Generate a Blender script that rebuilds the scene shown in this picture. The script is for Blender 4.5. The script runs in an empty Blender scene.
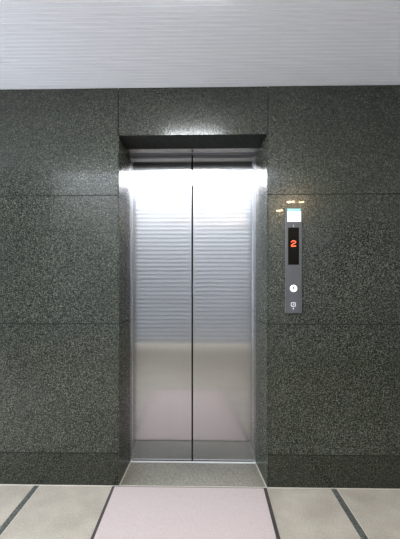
import bpy, bmesh, math
from mathutils import Vector

S = bpy.context.scene
C = S.collection
PI = math.pi

# ------------------------------------------------------------------ camera
F_PX, YAW = 360.0, math.radians(1.2)
cd = bpy.data.cameras.new('camera')
cam = bpy.data.objects.new('camera', cd)
C.objects.link(cam)
cam.location = (0.008, -2.14, 1.17)
cam.rotation_euler = (PI / 2, 0, YAW)
cd.sensor_width = 36.0
cd.lens = F_PX / 539.0 * 36.0
cd.shift_x = 13.5 / 539.0
cd.shift_y = 20.5 / 539.0
cd.clip_start = 0.02
S.camera = cam

# ------------------------------------------------------------------ world, exposure
W = bpy.data.worlds.new('world')
S.world = W
W.use_nodes = True
W.node_tree.nodes['Background'].inputs[0].default_value = (0.78, 0.86, 1.0, 1)
W.node_tree.nodes['Background'].inputs[1].default_value = 8.0  # sky kept strong to send daylight in through the added left opening
S.view_settings.view_transform = 'Standard'
S.view_settings.look = 'None'
S.view_settings.gamma = 1.0
S.view_settings.use_curve_mapping = False
S.view_settings.exposure = 0.88
S.cycles.use_denoising = True
S.cycles.max_bounces = 10
S.cycles.sample_clamp_indirect = 6.0
S.cycles.caustics_reflective = False
S.cycles.caustics_refractive = False


def area(name, loc, rot, sx, sy, power, col):
    l = bpy.data.lights.new(name, 'AREA')
    l.shape = 'RECTANGLE'
    l.size, l.size_y = sx, sy
    l.energy = power
    l.color = col
    o = bpy.data.objects.new(name, l)
    C.objects.link(o)
    o.location = loc
    o.rotation_euler = rot
    return o


# the hall's cool wash: a long lamp trough high up in front of the shutter, and an added fill light under the high ceiling
trough = area('shutter_trough_light', (0, -4.70, 3.88), (math.radians(-34), 0, 0), 5.6, 0.15, 170, (0.93, 0.96, 1.0))
trough.data.spread = math.radians(95)
area('hall_fill_light', (-1.6, -2.6, 3.80), (0, 0, 0), 2.0, 1.2, 12, (1.0, 0.97, 0.92))

# ------------------------------------------------------------------ material helpers


def newmat(name):
    m = bpy.data.materials.new(name)
    m.use_nodes = True
    nt = m.node_tree
    return m, nt, nt.nodes['Principled BSDF']


def plain(name, col, rough=0.5, metal=0.0, noise=0.0, scale=40.0, spec=0.5):
    m, nt, b = newmat(name)
    b.inputs['Roughness'].default_value = rough
    b.inputs['Metallic'].default_value = metal
    b.inputs['Specular IOR Level'].default_value = spec
    if noise > 0:
        tc = nt.nodes.new('ShaderNodeTexCoord')
        n = nt.nodes.new('ShaderNodeTexNoise')
        n.inputs['Scale'].default_value = scale
        n.inputs['Detail'].default_value = 4
        nt.links.new(tc.outputs['Object'], n.inputs['Vector'])
        r = nt.nodes.new('ShaderNodeValToRGB')
        r.color_ramp.elements[0].position = 0.3
        r.color_ramp.elements[1].position = 0.7
        r.color_ramp.elements[0].color = tuple(c * (1 - noise) for c in col) + (1,)
        r.color_ramp.elements[1].color = tuple(min(1, c * (1 + noise)) for c in col) + (1,)
        nt.links.new(n.outputs['Fac'], r.inputs['Fac'])
        nt.links.new(r.outputs['Color'], b.inputs['Base Color'])
    else:
        b.inputs['Base Color'].default_value = tuple(col) + (1,)
    return m


def emit(name, col, strength):
    m, nt, b = newmat(name)
    b.inputs['Base Color'].default_value = tuple(col) + (1,)
    b.inputs['Emission Color'].default_value = tuple(col) + (1,)
    b.inputs['Emission Strength'].default_value = strength
    return m


def granite(name, stops, scale=75.0, rough=0.2, spec=0.5, coat=0.0):
    m, nt, b = newmat(name)
    N, L = nt.nodes, nt.links
    tc = N.new('ShaderNodeTexCoord')
    n1 = N.new('ShaderNodeTexNoise')
    n1.inputs['Scale'].default_value = scale
    n1.inputs['Detail'].default_value = 2.5
    n1.inputs['Roughness'].default_value = 0.65
    v = N.new('ShaderNodeTexVoronoi')
    v.inputs['Scale'].default_value = scale * 1.9
    n2 = N.new('ShaderNodeTexNoise')
    n2.inputs['Scale'].default_value = 2.2
    n2.inputs['Detail'].default_value = 3
    for n in (n1, v, n2):
        L.new(tc.outputs['Object'], n.inputs['Vector'])
    sep = N.new('ShaderNodeSeparateColor')
    L.new(v.outputs['Color'], sep.inputs['Color'])
    mx = N.new('ShaderNodeMix')
    mx.data_type = 'FLOAT'
    mx.inputs[0].default_value = 0.36
    L.new(n1.outputs['Fac'], mx.inputs[2])
    L.new(sep.outputs[0], mx.inputs[3])
    r = N.new('ShaderNodeValToRGB')
    r.color_ramp.elements[0].position = stops[0][0]
    r.color_ramp.elements[0].color = stops[0][1] + (1,)
    r.color_ramp.elements[1].position = stops[-1][0]
    r.color_ramp.elements[1].color = stops[-1][1] + (1,)
    for p, c in stops[1:-1]:
        e = r.color_ramp.elements.new(p)
        e.color = c + (1,)
    L.new(mx.outputs[0], r.inputs['Fac'])
    # slow drift of tone across the stone
    mr = N.new('ShaderNodeMapRange')
    mr.inputs[1].default_value = 0.3
    mr.inputs[2].default_value = 0.7
    mr.inputs[3].default_value = 0.85
    mr.inputs[4].default_value = 1.15
    L.new(n2.outputs['Fac'], mr.inputs[0])
    mul = N.new('ShaderNodeMix')
    mul.data_type = 'RGBA'
    mul.blend_type = 'MULTIPLY'
    mul.inputs[0].default_value = 1.0
    L.new(r.outputs['Color'], mul.inputs[6])
    L.new(mr.outputs[0], mul.inputs[7])
    L.new(mul.outputs[2], b.inputs['Base Color'])
    b.inputs['Roughness'].default_value = rough
    b.inputs['Specular IOR Level'].default_value = spec
    b.inputs['Coat Weight'].default_value = coat
    b.inputs['Coat Roughness'].default_value = 0.02
    return m


def brushed(name, col, rough, aniso, broad):
    m, nt, b = newmat(name)
    N, L = nt.nodes, nt.links
    t = N.new('ShaderNodeTangent')
    t.direction_type = 'UV_MAP'
    t.uv_map = 'UVMap'
    # faint vertical brushing in the tone
    tc = N.new('ShaderNodeTexCoord')
    mp = N.new('ShaderNodeMapping')
    mp.inputs['Scale'].default_value = (140, 140, 1.2)
    n = N.new('ShaderNodeTexNoise')
    n.inputs['Scale'].default_value = 1.0
    n.inputs['Detail'].default_value = 3
    L.new(tc.outputs['Object'], mp.inputs['Vector'])
    L.new(mp.outputs['Vector'], n.inputs['Vector'])
    r = N.new('ShaderNodeValToRGB')
    r.color_ramp.elements[0].position = 0.3
    r.color_ramp.elements[1].position = 0.7
    r.color_ramp.elements[0].color = tuple(c * 0.97 for c in col) + (1,)
    r.color_ramp.elements[1].color = tuple(c * 1.02 for c in col) + (1,)
    L.new(n.outputs['Fac'], r.inputs['Fac'])
    b2 = N.new('ShaderNodeBsdfPrincipled')
    for k, rr in ((b, rough), (b2, broad)):
        k.inputs['Metallic'].default_value = 1.0
        k.inputs['Roughness'].default_value = rr
        k.inputs['Anisotropic'].default_value = aniso
        L.new(r.outputs['Color'], k.inputs['Base Color'])
        L.new(t.outputs['Tangent'], k.inputs['Tangent'])
    mix = N.new('ShaderNodeMixShader')
    mix.inputs[0].default_value = 0.45
    L.new(b.outputs[0], mix.inputs[1])
    L.new(b2.outputs[0], mix.inputs[2])
    L.new(mix.outputs[0], N['Material Output'].inputs['Surface'])
    return m


M = {}
M['granite'] = granite('dark_green_granite', [
    (0.27, (0.003, 0.004, 0.003)), (0.44, (0.0175, 0.0205, 0.0145)),
    (0.56, (0.036, 0.040, 0.030)), (0.74, (0.112, 0.119, 0.092))], scale=128.0, coat=0.25)
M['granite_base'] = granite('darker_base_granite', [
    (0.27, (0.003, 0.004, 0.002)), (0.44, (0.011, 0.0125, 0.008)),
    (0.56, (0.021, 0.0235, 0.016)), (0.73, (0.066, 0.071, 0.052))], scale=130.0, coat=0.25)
M['granite_reveal'] = granite('dark_green_granite_reveal', [
    (0.27, (0.004, 0.005, 0.003)), (0.44, (0.021, 0.025, 0.017)),
    (0.56, (0.044, 0.049, 0.036)), (0.72, (0.14, 0.148, 0.112))], scale=115.0, rough=0.24, spec=0.05)
M['granite_honed'] = granite('dark_honed_granite', [
    (0.26, (0.012, 0.014, 0.013)), (0.5, (0.030, 0.034, 0.033)), (0.76, (0.06, 0.065, 0.062))], scale=95.0, rough=0.6, spec=0.12)
M['granite_sill'] = granite('grey_granite', [
    (0.25, (0.120, 0.110, 0.085)), (0.5, (0.195, 0.180, 0.143)), (0.75, (0.285, 0.265, 0.213))], rough=0.35)
M['inlay'] = granite('inlay_granite', [
    (0.30, (0.035, 0.038, 0.034)), (0.5, (0.075, 0.080, 0.072)), (0.72, (0.15, 0.155, 0.14))], rough=0.4)
M['joint'] = plain('dark_joint', (0.011, 0.013, 0.011), 0.8, spec=0.05)
M['caulk'] = plain('pale_caulk', (0.50, 0.46, 0.38), 0.6)
M['ceiling'] = plain('white_ceiling_panel', (0.90, 0.915, 0.96), 0.55)
M['plaster'] = plain('pale_plaster', (0.62, 0.62, 0.60), 0.8)
M['darkwall'] = plain('grey_plaster', (0.30, 0.31, 0.30), 0.8)
M['steel'] = brushed('brushed_steel', (0.55, 0.55, 0.555), 0.085, 1.0, 0.26)
M['frame_steel'] = plain('satin_steel', (0.6, 0.6, 0.61), 0.25, 1.0)
M['plate'] = plain('grey_steel_plate', (0.10, 0.104, 0.110), 0.4, 0.5)
M['black'] = plain('black_gloss', (0.004, 0.0035, 0.003), 0.3, spec=0.08)
M['rubber'] = plain('dark_rubber', (0.035, 0.030, 0.030), 0.7)
M['mat'] = plain('pink_mat', (0.475, 0.402, 0.382), 0.9, 0, 0.07, 130.0, 0.1)
M['seam'] = plain('seam_black', (0.006, 0.006, 0.006), 0.8, spec=0.05)
M['red'] = emit('red_digit', (1.0, 0.11, 0.035), 1.6)
M['button'] = emit('white_button', (1.0, 1.0, 0.98), 0.3)
M['mark_grey'] = plain('grey_mark', (0.07, 0.075, 0.075), 0.5)
M['mark_white'] = plain('white_mark', (0.70, 0.71, 0.74), 0.5)
M['paper'] = plain('white_sticker', (0.95, 0.95, 0.96), 0.25)
M['teal'] = plain('teal_sticker', (0.28, 0.68, 0.62), 0.25)
M['shutter'] = plain('shutter_paint', (0.40, 0.415, 0.44), 0.45)
M['lamp'] = emit('lamp_diffuser', (0.93, 0.96, 1.0), 30.0)
M['warm'] = emit('warm_lamp', (1.0, 0.72, 0.42), 110.0)
M['white_metal'] = plain('white_metal', (0.8, 0.8, 0.8), 0.4)


def floor_mat():
    m, nt, b = newmat('beige_stone_floor')
    N, L = nt.nodes, nt.links
    tc = N.new('ShaderNodeTexCoord')
    a = N.new('ShaderNodeTexNoise')
    a.inputs['Scale'].default_value = 5.0
    a.inputs['Detail'].default_value = 6
    f = N.new('ShaderNodeTexNoise')
    f.inputs['Scale'].default_value = 110.0
    f.inputs['Detail'].default_value = 3
    for n in (a, f):
        L.new(tc.outputs['Object'], n.inputs['Vector'])
    mx = N.new('ShaderNodeMix')
    mx.data_type = 'FLOAT'
    mx.inputs[0].default_value = 0.45
    L.new(a.outputs['Fac'], mx.inputs[2])
    L.new(f.outputs['Fac'], mx.inputs[3])
    r = N.new('ShaderNodeValToRGB')
    r.color_ramp.elements[0].position = 0.36
    r.color_ramp.elements[1].position = 0.64
    r.color_ramp.elements[0].color = (0.30, 0.268, 0.216, 1)
    r.color_ramp.elements[1].color = (0.44, 0.397, 0.332, 1)
    L.new(mx.outputs[0], r.inputs['Fac'])
    L.new(r.outputs['Color'], b.inputs['Base Color'])
    b.inputs['Roughness'].default_value = 0.55
    b.inputs['Specular IOR Level'].default_value = 0.3
    return m


M['floor'] = floor_mat()

# ------------------------------------------------------------------ mesh helpers


def box(bm, x0, x1, y0, y1, z0, z1, mi=0):
    vs = [bm.verts.new((x, y, z)) for z in (z0, z1) for y in (y0, y1) for x in (x0, x1)]
    for idx in ((0, 2, 3, 1), (4, 5, 7, 6), (0, 1, 5, 4), (2, 6, 7, 3), (0, 4, 6, 2), (1, 3, 7, 5)):
        f = bm.faces.new([vs[i] for i in idx])
        f.material_index = mi
    return vs


def prism(bm, pts, z0, z1, mi=0):
    """plan outline pts (x, y) counter-clockwise, extruded from z0 to z1"""
    lo = [bm.verts.new((x, y, z0)) for x, y in pts]
    hi = [bm.verts.new((x, y, z1)) for x, y in pts]
    n = len(pts)
    fs = [bm.faces.new(lo[::-1]), bm.faces.new(hi)]
    for i in range(n):
        j = (i + 1) % n
        fs.append(bm.faces.new((lo[i], lo[j], hi[j], hi[i])))
    for f in fs:
        f.material_index = mi


def face_prism(bm, pts, y0, y1, mi=0):
    """front outline pts (x, z), extruded in y from y0 (front) to y1"""
    a = [bm.verts.new((x, y0, z)) for x, z in pts]
    b = [bm.verts.new((x, y1, z)) for x, z in pts]
    n = len(pts)
    fs = [bm.faces.new(a), bm.faces.new(b[::-1])]
    for i in range(n):
        j = (i + 1) % n
        fs.append(bm.faces.new((a[j], a[i], b[i], b[j])))
    for f in fs:
        f.material_index = mi


def disc(bm, cx, cz, r, y0, y1, n=32, mi=0):
    face_prism(bm, [(cx + r * math.cos(2 * PI * k / n), cz + r * math.sin(2 * PI * k / n)) for k in range(n)], y0, y1, mi)


def ring(bm, outer, inner, y0, y1):
    n = len(outer)
    A = [[bm.verts.new((x, y, z)) for x, z in P] for P in (outer, inner) for y in (y0, y1)]
    of, ob, inf, inb = A
    for i in range(n):
        j = (i + 1) % n
        bm.faces.new((of[i], of[j], inf[j], inf[i]))
        bm.faces.new((ob[j], ob[i], inb[i], inb[j]))
        bm.faces.new((of[j], of[i], ob[i], ob[j]))
        bm.faces.new((inf[i], inf[j], inb[j], inb[i]))


def rrect(cx, cz, w, h, r, n=5):
    p = []
    for sx, sz, a0 in ((1, -1, -90), (1, 1, 0), (-1, 1, 90), (-1, -1, 180)):
        for k in range(n + 1):
            a = math.radians(a0 + 90 * k / n)
            p.append((cx + sx * (w / 2 - r) + r * math.cos(a), cz + sz * (h / 2 - r) + r * math.sin(a)))
    return p


def obj(name, bm, mats, parent=None, origin=None, bevel=0.0, uv=False):
    if origin is not None:
        bmesh.ops.translate(bm, verts=bm.verts, vec=-Vector(origin))
    bmesh.ops.recalc_face_normals(bm, faces=bm.faces)
    if uv:
        l = bm.loops.layers.uv.new('UVMap')
        for f in bm.faces:
            for lp in f.loops:
                lp[l].uv = (lp.vert.co.x + lp.vert.co.y * 0.37, lp.vert.co.z)
    me = bpy.data.meshes.new(name)
    bm.to_mesh(me)
    bm.free()
    for m in (mats if isinstance(mats, (list, tuple)) else [mats]):
        me.materials.append(m)
    o = bpy.data.objects.new(name, me)
    C.objects.link(o)
    if origin is not None and parent is None:
        o.location = origin
    if parent is not None:
        o.parent = parent
    if bevel:
        b = o.modifiers.new('bevel', 'BEVEL')
        b.width = bevel
        b.segments = 2
        b.limit_method = 'ANGLE'
    return o


def tag(o, label, cat, group=None):
    o['label'] = label
    o['category'] = cat
    o['kind'] = 'thing'
    if group:
        o['group'] = group
    return o


def thing(name, loc, label, cat, group=None):
    o = bpy.data.objects.new(name, None)
    o.empty_display_size = 0.1
    C.objects.link(o)
    o.location = loc
    return tag(o, label, cat, group)


def struct(o):
    o['kind'] = 'structure'
    return o


def new():
    return bmesh.new()


# ------------------------------------------------------------------ the setting
HW, HB, DEP = 0.441, 0.4268, 0.318      # half width of the opening in front and at the back, its depth
TOP, CEIL, HIGH = 2.093, 2.377, 3.95
SIDE, BACK = 3.6, -5.20
CANOPY = -1.50
G = 0.0026                              # half a joint
courses = [(0.0, 0.195), (0.195, 0.968), (0.968, 1.735), (1.735, CEIL)]

# wall with the elevator: polished granite slabs on a dark backing, left and right of the opening and above it
for s, nm in ((-1, 'wall_front_left'), (1, 'wall_front_right')):
    bm = new()
    for z0, z1 in courses:
        a, b = z0 + G, z1 - G
        xs = [HW + 0.006, 1.62, 2.70, SIDE]
        for k in range(3):
            p, q = s * (xs[k] + (G if k else 0)), s * (xs[k + 1] - G)
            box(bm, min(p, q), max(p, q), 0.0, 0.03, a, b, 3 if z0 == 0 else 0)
        # splayed reveal
        pts = [(s * HW, 0.0), (s * HB, DEP - 0.008), (s * (HB + 0.03), DEP - 0.008), (s * (HW + 0.0045), 0.001)]
        prism(bm, pts[::-1] if s > 0 else pts, a, min(b, TOP), 2)
    p, q = s * (HW + 0.035), s * SIDE
    box(bm, min(p, q), max(p, q), 0.031, 0.60, 0.0, CEIL - 0.001, 1)
    for zj in (0.195, 0.968, 1.735):
        box(bm, min(p, q), max(p, q), 0.003, 0.0305, zj - G + 0.0002, zj + G - 0.0002, 1)
    p, q = s * (HW + 0.0046), s * (HW + 0.034)
    box(bm, min(p, q), max(p, q), 0.010, 0.05, 0.0, CEIL - 0.004, 1)
    struct(obj(nm, bm, [M['granite'], M['joint'], M['granite_reveal'], M['granite_base']]))
bm = new()
box(bm, -HW - 0.001, HW + 0.001, 0.0, 0.03, TOP, CEIL - G, 0)
box(bm, -HW - 0.001, HW + 0.001, 0.0005, 0.20, TOP - 0.0005, TOP + 0.0295, 2)

box(bm, -HW - 0.03, HW + 0.03, 0.0315, 0.31, TOP + 0.032, CEIL - 0.001, 1)
struct(obj('wall_front_top', bm, [M['granite'], M['joint'], M['granite_honed']]))

# dark shaft behind the doors
bm = new()
box(bm, -HW - 0.034, HW + 0.034, 0.37, 0.60, 0.0, CEIL - 0.001)
box(bm, -SIDE, SIDE, 0.602, 0.66, -0.06, HIGH)
struct(obj('wall_shaft', bm, M['joint']))

# floor of pale stone, dark inlays lie in it
bm = new()
box(bm, -SIDE, SIDE, BACK, 0.0, -0.06, 0.0)
box(bm, -SIDE, SIDE, 0.0005, 0.6, -0.06, -0.022)
struct(obj('floor', bm, M['floor']))
bm = new()
prism(bm, [(-0.947, 0.0), (-0.952, BACK), (-0.920, BACK), (-0.915, 0.0)], -0.01, 0.0012)
struct(obj('trim_1', bm, M['inlay']))
bm = new()
prism(bm, [(0.812, 0.0), (0.705, -2.6), (0.738, -2.6), (0.845, 0.0)], -0.01, 0.0012)
struct(obj('trim_2', bm, M['inlay']))
bm = new()
prism(bm, [(-0.9145, 0.0), (-0.9195, BACK), (-0.9145, BACK), (-0.9095, 0.0)], -0.01, 0.0010)
struct(obj('trim_4', bm, M['caulk']))
bm = new()
prism(bm, [(0.8455, 0.0), (0.7385, -2.6), (0.7435, -2.6), (0.8505, 0.0)], -0.01, 0.0010)
struct(obj('trim_5', bm, M['caulk']))
# pale bead where the wall meets the floor
bm = new()
for s in (-1, 1):
    p, q = s * (HW + 0.004), s * SIDE
    box(bm, min(p, q), max(p, q), -0.006, 0.0, 0.0, 0.003)
struct(obj('trim_3', bm, M['caulk']))

# ribbed low ceiling in front of the elevator
bm = new()
pitch, gw, gd = 0.0285, 0.0042, 0.0022
prof = [(0.62, CEIL), (0.0, CEIL)]
y = -0.012
while y - pitch > CANOPY:
    prof += [(y, CEIL), (y - 0.001, CEIL + gd), (y - gw + 0.001, CEIL + gd), (y - gw, CEIL)]
    y -= pitch
prof += [(CANOPY, CEIL), (CANOPY, HIGH), (CANOPY + 0.05, HIGH), (CANOPY + 0.05, CEIL + 0.06), (0.62, CEIL + 0.06)]
A = [bm.verts.new((-SIDE, yy, zz)) for yy, zz in prof]
B = [bm.verts.new((SIDE, yy, zz)) for yy, zz in prof]
for i in range(len(prof)):
    j = (i + 1) % len(prof)
    bm.faces.new((A[i], A[j], B[j], B[i]))
bm.faces.new(A)
bm.faces.new(B)
struct(obj('ceiling', bm, M['ceiling']))

# low ceiling strip running back on the right, high ceiling, the other walls
bm = new()
box(bm, 1.05, SIDE - 0.002, -4.3, CANOPY - 0.002, CEIL, CEIL + 0.25)
struct(obj('ceiling_strip', bm, M['ceiling']))
bm = new()
box(bm, -SIDE, SIDE, BACK, CANOPY - 0.002, HIGH, HIGH + 0.06)
struct(obj('ceiling_high', bm, M['plaster']))
bm = new()  # left wall, with an opening added so daylight lifts the ceiling
box(bm, -SIDE - 0.1, -SIDE - 0.001, -0.30, 0.6, 0.0, HIGH)
box(bm, -SIDE - 0.1, -SIDE - 0.001, BACK, -2.80, 0.0, HIGH)
box(bm, -SIDE - 0.1, -SIDE - 0.001, -2.7995, -0.3005, 2.34, HIGH)
struct(obj('wall_left', bm, M['darkwall']))
bm = new()
box(bm, SIDE + 0.001, SIDE + 0.1, BACK, 0.6, 0.0, HIGH)
struct(obj('wall_right', bm, M['darkwall']))
bm = new()
box(bm, -SIDE, SIDE, BACK - 0.12, BACK - 0.001, 0.0, HIGH)
struct(obj('wall_back', bm, M['darkwall']))

# unseen ground added outside the left opening to bounce sky light onto the ceiling
bm = new()
box(bm, -11.0, -SIDE - 0.002, -9.0, 4.0, -0.08, -0.01)
struct(obj('bounce_ground', bm, plain('pale_bounce_ground', (0.7, 0.69, 0.67), 0.8, 0, 0.06, 6.0)))

# ------------------------------------------------------------------ elevator doors
SEAM = -0.004
o0 = (0, DEP + 0.018, 0.006)
t = thing('elevator', o0, 'closed elevator with two brushed steel sliding doors and a slim steel frame', 'elevator')
for s, lab in ((-1, 'left brushed steel sliding door'), (1, 'right brushed steel sliding door')):
    bm = new()
    p, q = SEAM + s * 0.0055, s * (HB + 0.03)
    box(bm, min(p, q), max(p, q), DEP, DEP + 0.035, 0.006, 2.15)
    d = obj('door', bm, M['steel'], t, o0, uv=True)
    d['label'] = lab
    bm = new()
    p, q = SEAM + s * 0.0003, SEAM + s * 0.0054
    box(bm, min(p, q), max(p, q), DEP + 0.0015, DEP + 0.032, 0.006, 2.15)
    obj('rubber_edge', bm, M['seam'], d, o0)
# slim steel frame around the doors
for s, w in ((-1, 0.015), (1, 0.020)):
    bm = new()
    p, q = s * (HB + 0.026), s * (HB - w)
    box(bm, min(p, q), max(p, q), DEP - 0.0078, DEP - 0.0012, 0.006, 2.088)
    obj('frame_side', bm, M['frame_steel'], t, o0, bevel=0.0015, uv=True)
bm = new()
box(bm, -HB - 0.006, HB + 0.006, 0.2015, 0.268, 2.0885, 2.098)
obj('frame_head', bm, M['frame_steel'], t, o0, uv=True)
bm = new()
box(bm, -HB - 0.006, HB + 0.006, 0.2695, DEP - 0.002, 2.0905, 2.098)
obj('frame_lip', bm, plain('dark_satin_steel', (0.22, 0.22, 0.25), 0.4, 1.0), t, o0)
# threshold: grey granite with a metal rail in front of the doors and pale beads at its sides
t = thing('elevator_threshold', (0, 0.15, 0), 'grey granite threshold with pale edges at the foot of the elevator doors', 'threshold')
o0 = (0, 0.15, 0)
bm = new()
prism(bm, [(-HW + 0.008, 0.006), (HW - 0.008, 0.006), (HB - 0.008, DEP - 0.024), (-HB + 0.008, DEP - 0.024)], -0.02, 0.001)
obj('stone_slab', bm, M['granite_sill'], t, o0)
for s in (-1, 1):
    bm = new()
    pts = [(s * (HW - 0.0075), 0.002), (s * (HW - 0.0005), 0.002), (s * (HB - 0.0005), DEP - 0.024), (s * (HB - 0.0075), DEP - 0.024)]
    prism(bm, pts if s > 0 else pts[::-1], -0.01, 0.003)
    obj('side_bead', bm, M['caulk'], t, o0)
bm = new()
box(bm, -HW + 0.002, HW - 0.002, 0.0, 0.0055, -0.01, 0.002)
obj('front_bead', bm, M['caulk'], t, o0)
bm = new()
box(bm, -HB + 0.002, HB - 0.002, DEP - 0.0235, DEP - 0.008, -0.01, 0.005)
obj('sill_rail', bm, M['white_metal'], t, o0)
bm = new()
box(bm, -HB - 0.03, HB + 0.03, DEP - 0.0078, DEP + 0.05, -0.01, 0.004)
obj('door_track', bm, M['seam'], t, o0)

# ------------------------------------------------------------------ pink mat
t = thing('entrance_mat', (-0.02, -0.7, 0), 'pale pink mat with dark edging on the floor in front of the elevator', 'mat')
o0 = (-0.02, -0.7, 0)
bm = new()
prism(bm, [(-0.478, -0.008), (-0.478, -1.44), (0.362, -1.44), (0.436, -0.008)], 0.0002, 0.003)
obj('edging', bm, M['rubber'], t, o0)
bm = new()
prism(bm, [(-0.462, -0.016), (-0.462, -1.425), (0.344, -1.425), (0.416, -0.016)], 0.003, 0.0055)
obj('pile', bm, M['mat'], t, o0, bevel=0.001)

# ------------------------------------------------------------------ hall call panel
PX0, PX1, PZ0, PZ1 = 0.5450, 0.6415, 1.034, 1.652
PC = (PX0 + PX1) / 2
o0 = (PC, 0.0, 1.34)
t = thing('call_panel', o0, 'tall narrow grey steel elevator call panel on the granite wall', 'elevator call panel')
PF = -0.012
bm = new()
box(bm, PX0, PX1, PF, -0.0005, PZ0, PZ1)
obj('faceplate', bm, M['plate'], t, o0, bevel=0.002)
bm = new()
DX0, DX1, DZ0, DZ1 = 0.5605, 0.6245, 1.318, 1.537
box(bm, DX0, DX1, PF - 0.0012, PF + 0.002, DZ0, DZ1)
scr = obj('display_screen', bm, M['black'], t, o0, bevel=0.0005)
# dot-matrix 2
rows = ['01110', '10001', '00001', '00110', '01000', '10000', '11111']
bm = new()
cw, ch = 0.0056, 0.0052
cx, cz = (DX0 + DX1) / 2, 1.443
for r, row in enumerate(rows):
    for c, v in enumerate(row):
        if v == '1':
            x, z = cx + (c - 2) * cw, cz + (3 - r) * ch
            box(bm, x - cw * .44, x + cw * .44, PF - 0.0022, PF - 0.0014, z - ch * .44, z + ch * .44)
obj('digit', bm, M['red'], scr, o0)
bpy.context.view_layer.update()
# call button
bx, bz = PC - 0.001, 1.1795
bm = new()
disc(bm, bx, bz, 0.0205, PF - 0.005, PF + 0.002)
btn = obj('call_button', bm, M['button'], t, o0, bevel=0.001)
btn['label'] = 'round white lit call button'
bm = new()
box(bm, bx - 0.0022, bx + 0.0022, PF - 0.0056, PF - 0.0050, bz - 0.011, bz + 0.006)
face_prism(bm, [(bx - 0.011, bz - 0.001), (bx + 0.011, bz - 0.001), (bx, bz + 0.011)], PF - 0.0060, PF - 0.0052)
obj('arrow', bm, M['mark_grey'], btn, o0)
# square pictogram and little mark under it
ix, iz = PC - 0.002, 1.085
bm = new()
ring(bm, rrect(ix, iz, 0.028, 0.026, 0.006), rrect(ix, iz, 0.020, 0.018, 0.004), PF - 0.0008, PF + 0.001)
pic = obj('pictogram', bm, M['mark_white'], t, o0)
bm = new()
disc(bm, ix + 0.003, iz + 0.004, 0.0028, PF - 0.0008, PF + 0.001, 12)
face_prism(bm, [(ix - 0.006, iz - 0.006), (ix - 0.003, iz - 0.007), (ix + 0.006, iz + 0.0005), (ix + 0.003, iz + 0.002)], PF - 0.0007, PF + 0.001)
obj('figure', bm, M['mark_white'], pic, o0)
bm = new()
face_prism(bm, [(ix, iz - 0.032), (ix + 0.0035, iz - 0.024), (ix, iz - 0.016), (ix - 0.0035, iz - 0.024)], PF - 0.0008, PF + 0.001)
obj('small_mark', bm, M['mark_white'], t, o0)
bm = new()
face_prism(bm, [(PC - 0.002, 1.541), (PC + 0.001, 1.541), (PC + 0.001, 1.552), (PC - 0.002, 1.552)], PF - 0.0006, PF + 0.001)
obj('indicator_mark', bm, M['mark_white'], t, o0)

# white notice on the head of the panel
o0 = (0.598, PF, 1.605)
t = thing('notice_sticker', o0, 'small white notice with a teal top band above the elevator display', 'notice')
bm = new()
box(bm, 0.5555, 0.6355, PF - 0.0022, PF - 0.0004, 1.571, 1.632)
obj('paper', bm, M['paper'], t, o0)
bm = new()
box(bm, 0.5565, 0.6325, PF - 0.0022, PF - 0.0004, 1.6355, 1.647)
obj('teal_band', bm, M['teal'], t, o0)

# ------------------------------------------------------------------ lamps, behind the upper edge of the view
o0 = (0.0, -1.0, CEIL)
t = thing('ceiling_light', o0, 'square white ceiling light mirrored in the top of the elevator doors', 'ceiling light')
bm = new()
box(bm, -0.22, 0.22, -1.36, -0.655, CEIL - 0.003, CEIL - 0.001)
obj('housing', bm, M['white_metal'], t, o0)
bm = new()
box(bm, -0.21, 0.21, -1.35, -0.666, CEIL - 0.006, CEIL - 0.0032)
obj('diffuser', bm, M['lamp'], t, o0, bevel=0.001)

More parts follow.
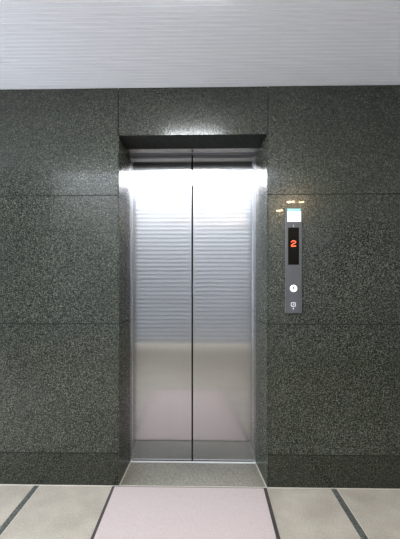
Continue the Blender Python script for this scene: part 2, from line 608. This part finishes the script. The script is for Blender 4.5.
for (x, y, r), lab in zip(((1.32, -2.79, 0.055), (1.475, -2.80, 0.036), (1.298, -3.33, 0.052)),
                          ('warm downlight whose glow shows on the granite just above the white notice, at left',
                           'warm downlight whose small glow shows on the granite right above the white notice',
                           'warm downlight whose glow shows on the granite left of the white notice')):
    o0 = (x, y, CEIL)
    t = thing('downlight', o0, lab, 'downlight', 'warm downlights mirrored in the granite')
    for nm, rr, h, m in (('rim', r + 0.012, 0.006, M['white_metal']), ('lamp', r, 0.010, M['warm'])):
        bm = new()
        n = 32
        prism(bm, [(x + rr * math.cos(2 * PI * k / n), y + rr * math.sin(2 * PI * k / n)) for k in range(n)], CEIL - h, CEIL - 0.0005)
        obj(nm, bm, m, t, o0)

# ------------------------------------------------------------------ roller shutter across the hall, mirrored in the doors
o0 = (0, BACK + 0.03, 0)
t = thing('roller_shutter', o0, 'grey slatted roller shutter mirrored in the elevator doors', 'shutter')
bm = new()
p, z0 = 0.0895, 0.06
prof = []
k = 0
while z0 + p < 3.72:
    for a in range(7):
        u = a / 6
        prof.append((BACK + 0.045 + 0.030 * math.sin(PI * u) ** 0.7, z0 + (p - 0.016) * u))
    prof.append((BACK + 0.016, z0 + p - 0.0158))
    prof.append((BACK + 0.016, z0 + p - 0.0002))
    z0 += p
ztop = z0
A = [bm.verts.new((-2.9, yy, zz)) for yy, zz in prof]
B = [bm.verts.new((2.9, yy, zz)) for yy, zz in prof]
for i in range(len(prof) - 1):
    bm.faces.new((A[i], A[i + 1], B[i + 1], B[i]))
for P, x in ((A, -2.9), (B, 2.9)):
    lo = bm.verts.new((x, BACK + 0.01, prof[0][1]))
    hi = bm.verts.new((x, BACK + 0.01, prof[-1][1]))
    bm.faces.new(P + [hi, lo])
obj('curtain', bm, M['shutter'], t, o0)
bm = new()
box(bm, -2.9, 2.9, BACK + 0.012, BACK + 0.055, 0.001, 0.059)
obj('bottom_bar', bm, M['shutter'], t, o0)
for s in (-1, 1):
    bm = new()
    p, q = s * 2.905, s * 2.98
    box(bm, min(p, q), max(p, q), BACK + 0.002, BACK + 0.08, 0.001, ztop)
    obj('guide_rail', bm, M['frame_steel'], t, o0)

# faint mark on the floor
bm = new()
prism(bm, [(-0.640, -0.545), (-0.622, -0.540), (-0.612, -0.528), (-0.592, -0.525), (-0.590, -0.518), (-0.612, -0.519), (-0.624, -0.530)], 0.0002, 0.0008)
o = obj('floor_stain', bm, plain('stain_grey', (0.27, 0.245, 0.215), 0.7), None, (-0.61, -0.53, 0.0))
tag(o, 'small faint grey mark on the pale floor left of the pink mat', 'stain')
